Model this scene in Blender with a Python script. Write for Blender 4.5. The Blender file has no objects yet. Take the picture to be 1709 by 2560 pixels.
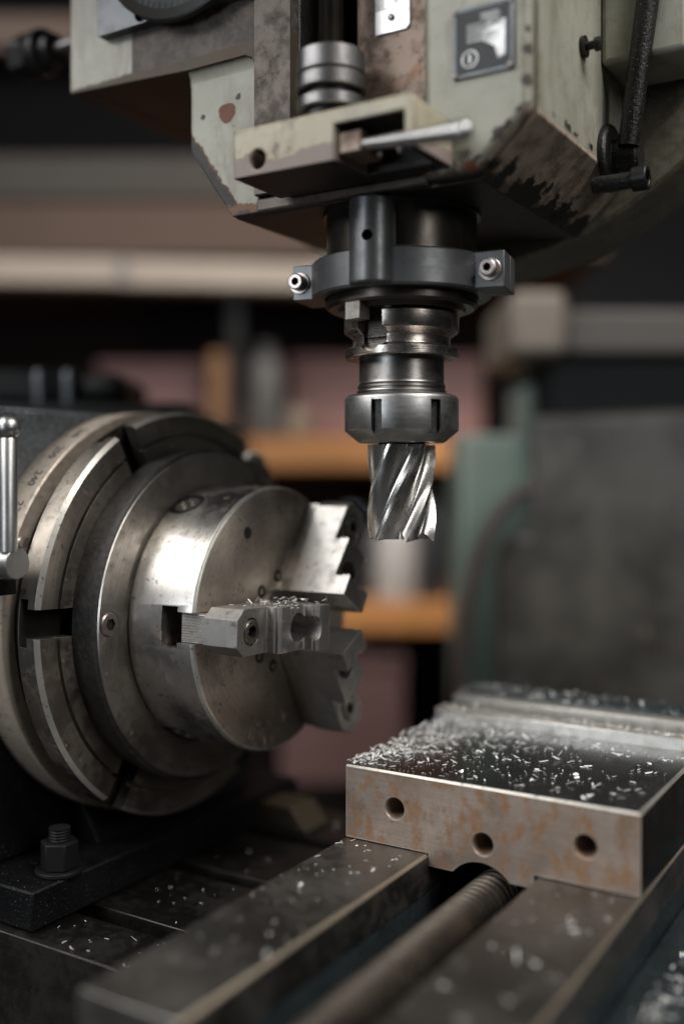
import bpy, bmesh, math, random
from mathutils import Vector, Matrix, noise as mnoise
R = math.radians
SC = bpy.context.scene
COL = SC.collection

# ------------------------------------------------------------------ camera
ANG = R(31.5)                       # the camera looks 31.5 degrees left of the machine's depth axis
FWD = Vector((-math.sin(ANG), math.cos(ANG), 0)); RGT = Vector((math.cos(ANG), math.sin(ANG), 0))
CAMZ = .24
cd = bpy.data.cameras.new('camera'); cam = bpy.data.objects.new('camera', cd); COL.objects.link(cam)
cam.location = (0, 0, CAMZ); cam.rotation_euler = (R(90), 0, ANG)
cd.sensor_fit = 'VERTICAL'; cd.sensor_height = 36; cd.sensor_width = 24; cd.lens = 2570 / 2560 * 36
cd.shift_y = -76 / 2560
cd.clip_start = .01; cd.clip_end = 60
cd.dof.use_dof = True; cd.dof.focus_distance = .552; cd.dof.aperture_fstop = 1.6
SC.camera = cam

# ------------------------------------------------------------------ light
w = bpy.data.worlds.new('World'); SC.world = w; w.use_nodes = True
bg = w.node_tree.nodes['Background']; bg.inputs[0].default_value = (.72, .90, 1, 1); bg.inputs[1].default_value = .012

def area(name, pos, target, sx, sy, power, col, spread=0):
    l = bpy.data.lights.new(name, 'AREA'); l.shape = 'RECTANGLE'; l.size = sx; l.size_y = sy
    l.energy = power; l.color = col
    if spread: l.spread = R(spread)
    o = bpy.data.objects.new(name, l); COL.objects.link(o); o.location = pos
    o.rotation_euler = (Vector(target) - Vector(pos)).to_track_quat('-Z', 'Y').to_euler()
    return o
def cf(x, d, z):                    # camera-frame metres (right, forward) to world
    p = RGT * x + FWD * d; return Vector((p.x, p.y, z))
TGT = cf(0, .55, .2)
area('window_left_high', cf(-1.25, .10, 1.30), TGT, 1.3, 1.0, 29, (1, .985, .96))
area('window_left_low', cf(-1.35, -.75, .42), TGT, .28, .6, 6.5, (.84, .92, 1))
area('window_right', cf(1.15, -.95, 1.05), TGT, .35, .8, 8, (1, .98, .95))
area('ceiling_lamp', cf(.72, -.05, 1.50), TGT, .8, .45, 23, (1, .97, .925))
area('shelf_fill_light', cf(.1, 1.02, 1.15), cf(.05, 1.80, .2), 1.3, .15, 4.6, (1, .92, .82), 75)  # added fill light that brightens the shelves behind
SC.view_settings.view_transform = 'Standard'; SC.view_settings.look = 'None'
SC.view_settings.exposure = 0; SC.view_settings.gamma = 1
SC.render.engine = 'CYCLES'
SC.cycles.use_denoising = True
SC.cycles.max_bounces = 8; SC.cycles.sample_clamp_indirect = 6

# ------------------------------------------------------------------ geometry helpers
def newbm(): return bmesh.new()
def prism(bm, pts, axis, a, b):
    """polygon pts extruded along axis from a to b; pts are (x,z) for y, (y,z) for x, (x,y) for z"""
    f = {'y': lambda p, t: (p[0], t, p[1]), 'x': lambda p, t: (t, p[0], p[1]), 'z': lambda p, t: (p[0], p[1], t)}[axis]
    v0 = [bm.verts.new(f(p, a)) for p in pts]; v1 = [bm.verts.new(f(p, b)) for p in pts]
    n = len(pts)
    fs = [bm.faces.new(v0), bm.faces.new(v1[::-1])]
    for i in range(n):
        j = (i + 1) % n; fs.append(bm.faces.new((v0[j], v0[i], v1[i], v1[j])))
    bmesh.ops.recalc_face_normals(bm, faces=fs)
    return bm
def box(bm, x0, x1, y0, y1, z0, z1): return prism(bm, [(x0, z0), (x1, z0), (x1, z1), (x0, z1)], 'y', y0, y1)
def frame(d, up=None):
    d = Vector(d).normalized()
    u = Vector(up) if up else (Vector((0, 0, 1)) if abs(d.z) < .9 else Vector((1, 0, 0)))
    x = u.cross(d).normalized(); y = d.cross(x)
    return x, y, d
def lathe(bm, prof, o, d, seg=64, closed=False):
    """prof: (t along d, radius). radius 0 closes with a fan. closed joins the last ring to the first"""
    x, y, d = frame(d); o = Vector(o); rings = []
    for t, r in prof:
        if r < 1e-7: rings.append([bm.verts.new(o + d * t)])
        else: rings.append([bm.verts.new(o + d * t + (x * math.cos(2 * math.pi * k / seg) + y * math.sin(2 * math.pi * k / seg)) * r) for k in range(seg)])
    fs = []
    pairs = list(zip(rings, rings[1:])) + ([(rings[-1], rings[0])] if closed else [])
    for A, B in pairs:
        for k in range(seg):
            l = (k + 1) % seg
            if len(A) == 1 and len(B) == 1: continue
            if len(A) == 1: fs.append(bm.faces.new((A[0], B[k], B[l])))
            elif len(B) == 1: fs.append(bm.faces.new((A[k], A[l], B[0])))
            else: fs.append(bm.faces.new((A[k], A[l], B[l], B[k])))
    if not closed:
        for A in (rings[0], rings[-1]):
            if len(A) > 1: fs.append(bm.faces.new(A))
    bmesh.ops.recalc_face_normals(bm, faces=fs)
    return bm
def cyl(bm, p0, p1, r0, r1=None, seg=32):
    p0 = Vector(p0); p1 = Vector(p1); L = (p1 - p0).length
    return lathe(bm, [(0, r0), (L, r0 if r1 is None else r1)], p0, p1 - p0, seg)
def hexa(bm, p0, d, r, h, rot=0): # hexagonal bar
    x, y, d = frame(d); p0 = Vector(p0)
    A = [bm.verts.new(p0 + (x * math.cos(k * math.pi / 3 + rot) + y * math.sin(k * math.pi / 3 + rot)) * r) for k in range(6)]
    B = [bm.verts.new(v.co + d * h) for v in A]
    fs = [bm.faces.new(A), bm.faces.new(B[::-1])] + [bm.faces.new((A[(i + 1) % 6], A[i], B[i], B[(i + 1) % 6])) for i in range(6)]
    bmesh.ops.recalc_face_normals(bm, faces=fs); return bm
def ball(bm, c, r, seg=32):
    return lathe(bm, [(-r * math.cos(math.pi * k / 16), r * math.sin(math.pi * k / 16) if 0 < k < 16 else 0) for k in range(17)], c, (0, 0, 1), seg)
def sweep(bm, pts, r, seg=12):
    pts = [Vector(p) for p in pts]; rings = []
    for i, p in enumerate(pts):
        t = (pts[min(i + 1, len(pts) - 1)] - pts[max(i - 1, 0)]).normalized()
        x, y, _ = frame(t, (0, 1, .01)); rr = r(i) if callable(r) else r
        rings.append([bm.verts.new(p + (x * math.cos(2 * math.pi * k / seg) + y * math.sin(2 * math.pi * k / seg)) * rr) for k in range(seg)])
    fs = [bm.faces.new(rings[0]), bm.faces.new(rings[-1])]
    for A, B in zip(rings, rings[1:]):
        for k in range(seg): fs.append(bm.faces.new((A[k], A[(k + 1) % seg], B[(k + 1) % seg], B[k])))
    bmesh.ops.recalc_face_normals(bm, faces=fs); return bm
def xform(bm, M): bmesh.ops.transform(bm, matrix=M, verts=bm.verts); return bm

def part(name, bm, mat, parent=None, bevel=0, seg=2, cut=(), angle=38, kind=None, label=None, loc=None):
    """link bm (world metres) as one mesh object; cut = bmeshes subtracted from it first"""
    base = Vector(parent.matrix_world.translation) if parent else Vector(loc or (0, 0, 0))
    if parent and 'origin' in TH.get(parent.name, {}): base = TH[parent.name]['origin']
    me = bpy.data.meshes.new(name)
    bm.to_mesh(me); bm.free()
    if cut:
        tmp = bpy.data.objects.new('tmp', me); COL.objects.link(tmp); cs = []
        for c in cut:
            cm = bpy.data.meshes.new('cut'); c.to_mesh(cm); c.free()
            co = bpy.data.objects.new('cut', cm); COL.objects.link(co); cs.append(co)
            m = tmp.modifiers.new('b', 'BOOLEAN'); m.object = co; m.operation = 'DIFFERENCE'; m.solver = 'EXACT'
        dg = bpy.context.evaluated_depsgraph_get(); dg.update()
        me2 = bpy.data.meshes.new_from_object(tmp.evaluated_get(dg)); me2.name = name
        for co in cs:
            cm = co.data; bpy.data.objects.remove(co); bpy.data.meshes.remove(cm)
        bpy.data.objects.remove(tmp); bpy.data.meshes.remove(me); me = me2
    me.transform(Matrix.Translation(-base))
    me.materials.clear(); me.materials.append(mat)
    for p in me.polygons: p.use_smooth = True
    me.set_sharp_from_angle(angle=R(angle))
    o = bpy.data.objects.new(name, me); COL.objects.link(o)
    TH[o.name] = {'origin': base}
    if parent: o.parent = parent
    else: o.location = base
    if bevel:
        m = o.modifiers.new('edge', 'BEVEL'); m.width = bevel; m.segments = seg; m.limit_method = 'ANGLE'; m.angle_limit = R(32)
    if kind: o['kind'] = kind
    if label: o['label'] = label
    return o
TH = {}
def faces(o, mat, test):
    """give the faces of o that pass test(centre in world metres, normal) another material"""
    o.data.materials.append(mat); k = len(o.data.materials) - 1; b = TH[o.name]['origin']
    for p in o.data.polygons:
        if test(p.center + b, p.normal): p.material_index = k
    return o
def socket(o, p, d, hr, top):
    """shade painted dark inside a hex socket whose screw head at p along d ends at top"""
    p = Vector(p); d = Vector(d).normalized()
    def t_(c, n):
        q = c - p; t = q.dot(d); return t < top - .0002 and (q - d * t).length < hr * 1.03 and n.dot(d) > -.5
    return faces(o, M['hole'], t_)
def thing(name, label, cat, loc, group=None):
    o = bpy.data.objects.new(name, None); COL.objects.link(o); o.location = loc; o.empty_display_size = .02
    o['label'] = label; o['category'] = cat
    if group: o['group'] = group
    TH[o.name] = {'origin': Vector(loc)}
    return o
def tag(o, label, cat, group=None):
    o['label'] = label; o['category'] = cat
    if group: o['group'] = group
    return o
def text(name, body, size, origin, xdir, ydir, mat, parent, depth=.00012):
    cu = bpy.data.curves.new('t', 'FONT'); cu.body = body; cu.size = size; cu.extrude = depth; cu.align_x = 'CENTER'; cu.align_y = 'CENTER'
    to = bpy.data.objects.new('t', cu); COL.objects.link(to)
    dg = bpy.context.evaluated_depsgraph_get(); dg.update()
    me = bpy.data.meshes.new_from_object(to.evaluated_get(dg)); bpy.data.objects.remove(to)
    x = Vector(xdir).normalized(); z = x.cross(Vector(ydir)).normalized(); y = z.cross(x)
    M = Matrix((x, y, z)).transposed().to_4x4(); M.translation = Vector(origin)
    bm = newbm(); bm.from_mesh(me); xform(bm, M)
    return part(name, bm, mat, parent)

# ------------------------------------------------------------------ material helpers
class NT:
    def __init__(s, name):
        s.m = bpy.data.materials.new(name); s.m.use_nodes = True; s.t = s.m.node_tree
        s.b = s.t.nodes['Principled BSDF']; s.co = s.t.nodes.new('ShaderNodeTexCoord').outputs['Object']
    def n(s, typ): return s.t.nodes.new(typ)
    def l(s, a, b): s.t.links.new(a, b)
    def val(s, v, inp):
        if hasattr(v, 'links') or isinstance(v, bpy.types.NodeSocket): s.l(v, inp)
        else: inp.default_value = v
    def math(s, op, a, b=0., c=None, clamp=False):
        k = s.n('ShaderNodeMath'); k.operation = op; k.use_clamp = clamp; s.val(a, k.inputs[0]); s.val(b, k.inputs[1])
        if c is not None: s.val(c, k.inputs[2])
        return k.outputs[0]
    def noise(s, scale, detail=4, rough=.55, stretch=None, rot=None, off=0, dist=0):
        v = s.co
        if stretch or off or rot:
            mp = s.n('ShaderNodeMapping'); s.l(v, mp.inputs[0])
            if stretch: mp.inputs['Scale'].default_value = stretch
            if rot: mp.inputs['Rotation'].default_value = rot
            mp.inputs['Location'].default_value = (off, off * 1.7, off * .6); v = mp.outputs[0]
        k = s.n('ShaderNodeTexNoise'); s.l(v, k.inputs['Vector']); k.inputs['Scale'].default_value = scale
        k.inputs['Detail'].default_value = detail; k.inputs['Roughness'].default_value = rough; k.inputs['Distortion'].default_value = dist
        return k.outputs['Fac']
    def ramp(s, f, lo, hi, a=0., b=1.):
        k = s.n('ShaderNodeMapRange'); k.interpolation_type = 'SMOOTHSTEP'; s.val(f, k.inputs[0])
        k.inputs[1].default_value = lo; k.inputs[2].default_value = hi; k.inputs[3].default_value = a; k.inputs[4].default_value = b
        return k.outputs[0]
    def mix(s, f, a, b):
        k = s.n('ShaderNodeMix'); k.data_type = 'RGBA'; s.val(f, k.inputs[0])
        for v, i in ((a, 6), (b, 7)):
            if isinstance(v, tuple): k.inputs[i].default_value = (*v, 1)
            else: s.l(v, k.inputs[i])
        return k.outputs[2]
    def xyz(s):
        k = s.n('ShaderNodeSeparateXYZ'); s.l(s.co, k.inputs[0]); return k.outputs
    def edge(s, rad):                       # rubbed edges: how far the rounded normal leans from the true one
        bv = s.n('ShaderNodeBevel'); bv.samples = 4; bv.inputs[0].default_value = rad
        g = s.n('ShaderNodeNewGeometry'); d = s.n('ShaderNodeVectorMath'); d.operation = 'DOT_PRODUCT'
        s.l(bv.outputs[0], d.inputs[0]); s.l(g.outputs['Normal'], d.inputs[1])
        return s.math('SUBTRACT', 1., d.outputs['Value'])
    def bump(s, h, strength, dist=.001):
        k = s.n('ShaderNodeBump'); k.inputs['Strength'].default_value = strength; k.inputs['Distance'].default_value = dist
        s.l(h, k.inputs['Height']); s.l(k.outputs[0], s.b.inputs['Normal'])
    def out(s, col=None, rough=None, metal=None):
        for v, i in ((col, 'Base Color'), (rough, 'Roughness'), (metal, 'Metallic')):
            if v is None: continue
            if isinstance(v, tuple): s.b.inputs[i].default_value = (*v, 1)
            else: s.val(v, s.b.inputs[i])
        return s.m

def steel(name, col, rough=.34, grime=(.09, .065, .045), amount=.5, rust=0., brush=None, pits=.35, var=.12, metal=1., scale=1., edge=0., spots=0., rings=None):
    """machined steel: blotchy oil film, small dark specks, optional rust and brushing (brush = stretch vector)"""
    m = NT(name)
    big = m.noise(28 * scale, 5, .6); mid = m.noise(140 * scale, 4, .6, off=3.1); fine = m.noise(1100 * scale, 3, .6, off=7.7)
    c = m.mix(m.ramp(big, .35, .7), tuple(x * (1 - var) for x in col), tuple(min(1, x * (1 + var)) for x in col))
    film = m.math('MULTIPLY', m.ramp(m.math('ADD', m.math('MULTIPLY', big, .55), m.math('MULTIPLY', mid, .5)), .47, .66), amount, clamp=True)
    c = m.mix(film, c, grime)
    speck = m.math('MULTIPLY', m.ramp(m.math('ADD', m.noise(330 * scale, 3, .6, off=11), m.math('MULTIPLY', m.math('SUBTRACT', mid, .5), .3)), .62, .70), pits, clamp=True)
    c = m.mix(speck, c, tuple(x * .35 for x in grime))
    mt = m.math('SUBTRACT', metal, m.math('MULTIPLY', film, .35 * metal))
    if rust:
        rs = m.math('MULTIPLY', m.ramp(m.math('ADD', m.math('MULTIPLY', m.noise(60 * scale, 6, .7, off=5), .7), m.math('MULTIPLY', mid, .3)), .56, .68), rust, clamp=True)
        c = m.mix(rs, c, (.26, .115, .04)); mt = m.math('MULTIPLY', mt, m.math('SUBTRACT', 1., rs))
    if rings:                            # turning marks: fine circles round the machine axis
        X, Y, Z = m.xyz(); dy = m.math('SUBTRACT', Y, rings[0]); dz = m.math('SUBTRACT', Z, rings[1])
        rr = m.math('SQRT', m.math('ADD', m.math('MULTIPLY', dy, dy), m.math('MULTIPLY', dz, dz)))
        k = m.n('ShaderNodeTexNoise'); k.noise_dimensions = '1D'; m.l(rr, k.inputs['W']); k.inputs['Scale'].default_value = 900; k.inputs['Detail'].default_value = 3
        c = m.mix(m.ramp(k.outputs['Fac'], .35, .7, 0, .45), c, tuple(x * .45 for x in col)); fine = m.math('ADD', m.math('MULTIPLY', fine, .5), m.math('MULTIPLY', k.outputs['Fac'], .5))
    if spots:
        sp_ = m.math('MULTIPLY', m.ramp(m.math('ADD', m.noise(130 * scale, 3, .65, off=21), m.math('MULTIPLY', m.math('SUBTRACT', big, .5), .25)), .655, .70), spots, clamp=True)
        c = m.mix(sp_, c, (.20, .095, .035)); mt = m.math('MULTIPLY', mt, m.math('SUBTRACT', 1., sp_))
        scr = m.math('MULTIPLY', m.ramp(m.noise(1., 2, .5, stretch=(160, 1900, 900), rot=(.3, .5, .9), off=6), .70, .76), .5)
        c = m.mix(scr, c, tuple(min(1, x * 1.5) for x in col))
    if edge:
        e = m.ramp(m.math('ADD', m.edge(.0009), m.math('MULTIPLY', m.math('SUBTRACT', mid, .5), .1)), .05, .25)
        c = m.mix(m.math('MULTIPLY', e, edge), c, (.62, .6, .56))
    r = m.math('ADD', rough - .09, m.math('MULTIPLY', m.math('ADD', m.math('MULTIPLY', fine, .5), m.math('MULTIPLY', big, .5)), .18))
    r = m.math('ADD', r, m.math('MULTIPLY', film, .12))
    h = m.math('ADD', m.math('MULTIPLY', fine, .4), m.math('MULTIPLY', speck, -.8))
    if brush:
        br = m.noise(1., 3, .7, stretch=brush, off=2)
        h = m.math('ADD', h, m.math('MULTIPLY', br, .9)); r = m.math('ADD', r, m.math('MULTIPLY', m.math('SUBTRACT', br, .5), .22))
        c = m.mix(m.ramp(br, .3, .75, 0, .22), c, tuple(x * .5 for x in col))
    m.bump(h, .22, .00025)
    return m.out(c, r, mt)

def castiron(name, col, rough=.5, grain=700, strength=.6, metal=0., flecks=0.):
    m = NT(name); g = m.noise(grain, 4, .6); big = m.noise(40, 4, .6, off=4)
    c = m.mix(m.ramp(m.math('ADD', m.math('MULTIPLY', g, .5), m.math('MULTIPLY', big, .5)), .35, .65), tuple(x * .6 for x in col), tuple(x * 1.35 for x in col))
    if flecks: c = m.mix(m.math('MULTIPLY', m.ramp(m.noise(900, 2, .5, off=9), .68, .73), flecks), c, (.5, .5, .48))
    m.bump(g, strength, .0008)
    return m.out(c, m.math('ADD', rough - .1, m.math('MULTIPLY', big, .2)), metal)

def plain(name, col, rough=.5, metal=0., var=.15, scale=30, spec=.5):
    m = NT(name); m.b.inputs['Specular IOR Level'].default_value = spec; b = m.noise(scale, 4, .6)
    return m.out(m.mix(b, tuple(x * (1 - var) for x in col), tuple(x * (1 + var) for x in col)), m.math('ADD', rough - .08, m.math('MULTIPLY', b, .16)), metal)

GRN = (.315, .318, .262); GRN2 = (.25, .25, .20); BLK = (.012, .012, .012); BRN = (.10, .07, .05); PRIM = (.13, .038, .016)
HEAD0 = Vector((-.27, .505, .3865))           # origin of the milling head
def head_paint(name, chin=False, oil=True, diamond=False, slab=False, chip=None, yellow=False):
    """pale green machine paint, chipped and oil stained; masks are places on the head in its own metres"""
    m = NT(name); X, Y, Z = m.xyz()
    n1 = m.noise(90, 5, .65); n2 = m.noise(320, 4, .6, off=2); big = m.noise(22, 4, .6, off=6)
    c = m.mix(m.ramp(big, .3, .7), GRN, GRN2)
    if yellow: c = m.mix(m.ramp(big, .3, .7), (.39, .35, .25), (.31, .28, .2))
    c = m.mix(m.math('MULTIPLY', m.ramp(n1, .50, .70), .45), c, (.20, .17, .12))
    smear = m.noise(1., 5, .65, stretch=(48, 48, 13), off=14, dist=.6)
    c = m.mix(m.ramp(smear, .50, .70, 0, .55), c, (.15, .12, .085))
    c = m.mix(m.ramp(m.noise(34, 5, .7, off=17), .54, .70, 0, .5), c, (.24, .235, .19))
    c = m.mix(m.math('MULTIPLY', m.ramp(m.noise(500, 2, .5, off=8), .70, .75), .6), c, (.08, .06, .04))
    wig = m.math('ADD', m.math('MULTIPLY', m.math('SUBTRACT', n1, .5), .020), m.math('MULTIPLY', m.math('SUBTRACT', n2, .5), .008))
    metal = 0.; wear = None
    def over(mask, col):
        nonlocal c, wear
        c = m.mix(mask, c, col); wear = mask if wear is None else m.math('MAXIMUM', wear, mask)
    e = m.math('ADD', m.edge(.0030), m.math('MULTIPLY', m.math('SUBTRACT', n1, .5), .16))
    over(m.ramp(e, .045, .065), m.mix(m.ramp(n2, .42, .55), (.05, .038, .03), (.20, .15, .115)))
    if diamond:
        f = m.math('ADD', m.math('MULTIPLY', m.math('SUBTRACT', X, -.174 - HEAD0.x), .682), m.math('MULTIPLY', m.math('SUBTRACT', Z, .4135 - HEAD0.z), -.731))
        f = m.math('ADD', f, m.math('MULTIPLY', wig, .35))
        over(m.math('MULTIPLY', m.ramp(f, -.0042, -.0036), m.ramp(n1, .5, .56)), BLK)
        over(m.ramp(f, -.0020, -.0012), m.mix(m.ramp(n1, .4, .6), (.37, .305, .245), (.26, .205, .155)))
        over(m.math('MULTIPLY', m.ramp(f, -.0016, -.0010), m.ramp(m.math('ADD', n1, m.math('MULTIPLY', n2, .4)), .66, .9, 0, .6)), (.08, .06, .045))
    if oil:
        b = m.math('SUBTRACT', m.math('ADD', Z, m.math('MULTIPLY', wig, 1.2)), .0035)
        over(m.ramp(b, 0., .0012, 1., 0.), BRN)
        drip = m.math('ADD', m.math('MULTIPLY', m.noise(70, 5, .7, off=1), .75), m.math('MULTIPLY', m.noise(1., 3, .6, stretch=(90, 90, 25), off=4), .25))
        if diamond:
            lim = m.math('ADD', m.math('MULTIPLY', m.math('SUBTRACT', drip, .5), .075), .0060)
            fx = m.ramp(X, -.2 - HEAD0.x - .02, -.2 - HEAD0.x)
            over(m.math('MULTIPLY', fx, m.ramp(m.math('SUBTRACT', Z, lim), -.001, .001, 1., 0.)), BLK)
    if chin:
        f = m.math('ADD', m.math('MULTIPLY', m.math('SUBTRACT', X, -.382 - HEAD0.x), -.81), m.math('MULTIPLY', m.math('SUBTRACT', Z, .429 - HEAD0.z), -.586))
        f = m.math('ADD', f, m.math('MULTIPLY', wig, .42))
        over(m.ramp(f, -.0078, -.0074), (.12, .05, .025)); over(m.ramp(f, -.0070, -.0062), (.018, .017, .016))
        b = m.math('ADD', m.math('SUBTRACT', Z, .0068), m.math('MULTIPLY', wig, .5))
        over(m.ramp(b, -.001, .001, 1., 0.), (.15, .075, .035)); over(m.ramp(m.math('ADD', b, m.math('MULTIPLY', n2, .004)), -.004, -.001, 1., 0.), (.03, .026, .022))
    if slab:
        over(m.ramp(m.math('ADD', X, m.math('MULTIPLY', wig, .05)), -.4229 - HEAD0.x - .0003, -.4229 - HEAD0.x + .0003), m.mix(m.ramp(m.math('ADD', m.math('MULTIPLY', n1, .6), m.math('MULTIPLY', n2, .4)), .42, .6), (.045, .036, .029), (.115, .093, .077)))
        b = m.math('ADD', m.math('SUBTRACT', Z, .4787 - HEAD0.z), m.math('MULTIPLY', wig, .3))
        over(m.ramp(b, .0018, .0026, 1., 0.), (.07, .05, .03))
    if yellow:
        b = m.math('ADD', m.math('SUBTRACT', Z, .3975 - HEAD0.z), m.math('MULTIPLY', wig, .55))
        b = m.math('SUBTRACT', b, m.math('MULTIPLY', m.ramp(X, -.305 - HEAD0.x, -.29 - HEAD0.x, 1., 0.), .0035))
        over(m.ramp(b, 0., .0008, 1., 0.), (.23, .185, .165))
        over(m.math('MULTIPLY', m.ramp(n1, .66, .70), .8), (.17, .125, .105))
    for (cx, cz, rr, *cy) in (chip or ()):
        d = m.math('ADD', m.math('POWER', m.math('SUBTRACT', X, cx - HEAD0.x), 2.), m.math('POWER', m.math('SUBTRACT', Z, cz - HEAD0.z), 2.))
        if cy: d = m.math('ADD', d, m.math('POWER', m.math('SUBTRACT', Y, cy[0] - HEAD0.y), 2.))
        d = m.math('SQRT', d)
        d = m.math('ADD', d, m.math('MULTIPLY', wig, .30))
        over(m.ramp(d, rr, rr + .0004, 1., 0.), PRIM if rr > .003 else (.04, .03, .025))
    m.bump(m.math('ADD', m.math('MULTIPLY', wear, -.8), m.math('MULTIPLY', n1, .25)), .35, .0008)
    return m.out(c, m.math('ADD', m.math('ADD', .30, m.math('MULTIPLY', n2, .22)), m.math('MULTIPLY', wear, .22)), metal)

M = {}
M['chuck'] = steel('chuck_steel', (.54, .51, .475), .31, amount=.55, rust=.25, brush=(2600, 8, 8), pits=.55, edge=.6, spots=.7)
M['bare'] = steel('rubbed_bright_edge', (.76, .73, .67), .36, amount=.25, pits=.5, metal=.85)
M['face'] = steel('chuck_face_steel', (.76, .66, .565), .42, amount=.42, rust=.15, pits=.6, spots=.45, rings=(0, .1))
M['table_disc'] = steel('disc_steel', (.44, .395, .345), .36, amount=.6, rust=.12, pits=.6, edge=.8, spots=.5, rings=(0, .1585))
M['bplate'] = steel('backplate_steel', (.52, .49, .45), .36, amount=.5, edge=.6, spots=.3, rings=(0, .1))
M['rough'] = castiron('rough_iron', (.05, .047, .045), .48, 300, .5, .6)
M['jaw'] = steel('jaw_steel', (.46, .445, .425), .43, amount=.45, rust=.25, pits=.5, edge=.7, spots=.4)
M['bolt'] = steel('bolt_steel', (.40, .36, .31), .3, amount=.3, edge=.5)
M['black'] = plain('blackened_steel', (.022, .022, .023), .42, .6)
M['oilsteel'] = plain('oiled_black_steel', (.010, .010, .011), .5, .1, spec=.2)
M['hole'] = plain('hole_dark', (.03, .026, .022), .6, .5)  # dark colour for the shade inside holes and sockets
M['ring'] = steel('clamp_steel', (.15, .155, .16), .36, grime=(.03, .03, .032), amount=.3, brush=(10, 10, 900), pits=.25, metal=.7, edge=.5)
M['screw'] = steel('screw_steel', (.50, .44, .42), .36, amount=.25, edge=.4)
M['nose'] = steel('nose_steel', (.07, .062, .055), .3, grime=(.05, .035, .025), amount=.5, metal=.9, edge=.3)
M['key'] = steel('key_steel', (.40, .385, .36), .42, amount=.5, pits=.6, brush=(30, 30, 900))
M['holder'] = steel('holder_steel', (.46, .42, .385), .27, grime=(.05, .035, .025), amount=.6, rust=.12, pits=.5, brush=(8, 8, 2500), edge=.5)
M['neck'] = steel('neck_steel', (.24, .23, .22), .32, grime=(.05, .04, .035), amount=.4, brush=(8, 8, 3500), edge=.4)
M['nut'] = steel('nut_steel', (.40, .40, .395), .37, grime=(.07, .07, .07), amount=.3, brush=(25, 25, 2400), pits=.25, edge=.7)
M['mill'] = steel('cutter_steel', (.78, .765, .74), .26, grime=(.16, .11, .07), amount=.3, pits=.3, edge=.5)
M['collar'] = steel('collar_steel', (.20, .20, .205), .38, amount=.3, brush=(200, 200, 2600), edge=.4)
M['thread'] = steel('thread_steel', (.10, .095, .085), .35, amount=.4)
M['visetop'] = steel('ground_steel', (.085, .082, .08), .2, grime=(.05, .045, .04), amount=.35, pits=.2, brush=(1200, 60, 60), edge=.9)
M['rail'] = steel('rail_steel', (.225, .215, .20), .38, grime=(.08, .07, .06), amount=.42, brush=(1100, 9, 1100), pits=.3, edge=.8)
M['bare2'] = steel('rubbed_rail_edge', (.48, .40, .31), .4, amount=.4, pits=.3, metal=.8)
M['lead'] = steel('lead_screw_steel', (.105, .09, .075), .42, amount=.5)
M['lever'] = steel('lever_steel', (.46, .46, .46), .38, amount=.12, pits=.1, brush=(30, 30, 2200))
M['grad'] = steel('ring_steel', (.58, .50, .42), .42, amount=.35, rust=.45, pits=.4, edge=.5, metal=.6)
M['table'] = steel('table_iron', (.075, .07, .065), .42, grime=(.022, .02, .018), amount=.6, brush=(10, 800, 800), pits=.3, edge=.8)
M['guide'] = steel('rusty_guide', (.21, .16, .13), .5, grime=(.075, .05, .035), amount=.9, rust=.55, pits=.6, metal=.6)
M['slide'] = steel('slideway_steel', (.12, .10, .085), .52, grime=(.05, .037, .03), amount=.85, rust=.25, pits=.6, metal=.4, edge=.35)
M['plate'] = steel('plate_steel', (.12, .13, .14), .45, grime=(.10, .10, .10), amount=.4, metal=.9, edge=.4)
M['enamel'] = plain('black_enamel', (.022, .026, .029), .6)
M['plate2'] = steel('plate_worn', (.46, .47, .47), .45, grime=(.1, .1, .1), amount=.5)
M['dial'] = steel('dial_steel', (.06, .064, .068), .42, grime=(.05, .05, .05), amount=.3, metal=.9)
M['alu'] = steel('plate_alu', (.58, .58, .60), .36, amount=.15, pits=.15)
M['ink'] = plain('engraving_dark', (.03, .026, .022), .6)
M['cast'] = castiron('hammered_grey_paint', (.085, .095, .105), .38, 330, 1., .2, .45)
M['castblack'] = castiron('black_iron', (.006, .0064, .0072), .48, 500, .7, .2, .25)
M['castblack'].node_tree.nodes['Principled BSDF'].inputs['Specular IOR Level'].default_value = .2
M['viseblue'] = castiron('dark_blue_grey_paint', (.022, .03, .034), .42, 600, .25)
M['chip'] = plain('chip_metal', (.94, .935, .91), .25, .2, .03)
M['paint'] = head_paint('head_paint', diamond=True, chip=[(-.1755, .4262, .0029, .4508), (-.1752, .4400, .0022, .4508), (-.1752, .4495, .0017, .4508), (-.1752, .4800, .0026, .4508), (-.1900, .4040, .0028, .4495), (-.2040, .3905, .0032, .4495), (-.1740, .4190, .0022, .498)])
M['pillar'] = head_paint('pillar_paint', chin=True, oil=False, chip=[(-.3555, .4462, .0058), (-.3475, .4535, .0013), (-.3505, .438, .0009), (-.372, .447, .0006)])
M['slab'] = head_paint('slab_paint', slab=True, oil=False)
M['bar'] = head_paint('bar_paint', yellow=True)
M['under'] = castiron('dark_underside', (.016, .0145, .013), .42, 500, .7, .1, .3)  # near-black, for the casting and faces that point down
M['flange'] = head_paint('flange_paint', oil=False); M['oldflange'] = castiron('dull_flange_paint', (.13, .12, .09), .45, 200, .2)
M['oilblack'] = castiron('oily_black', (.014, .0135, .013), .33, 700, .7, .3, .5)
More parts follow.
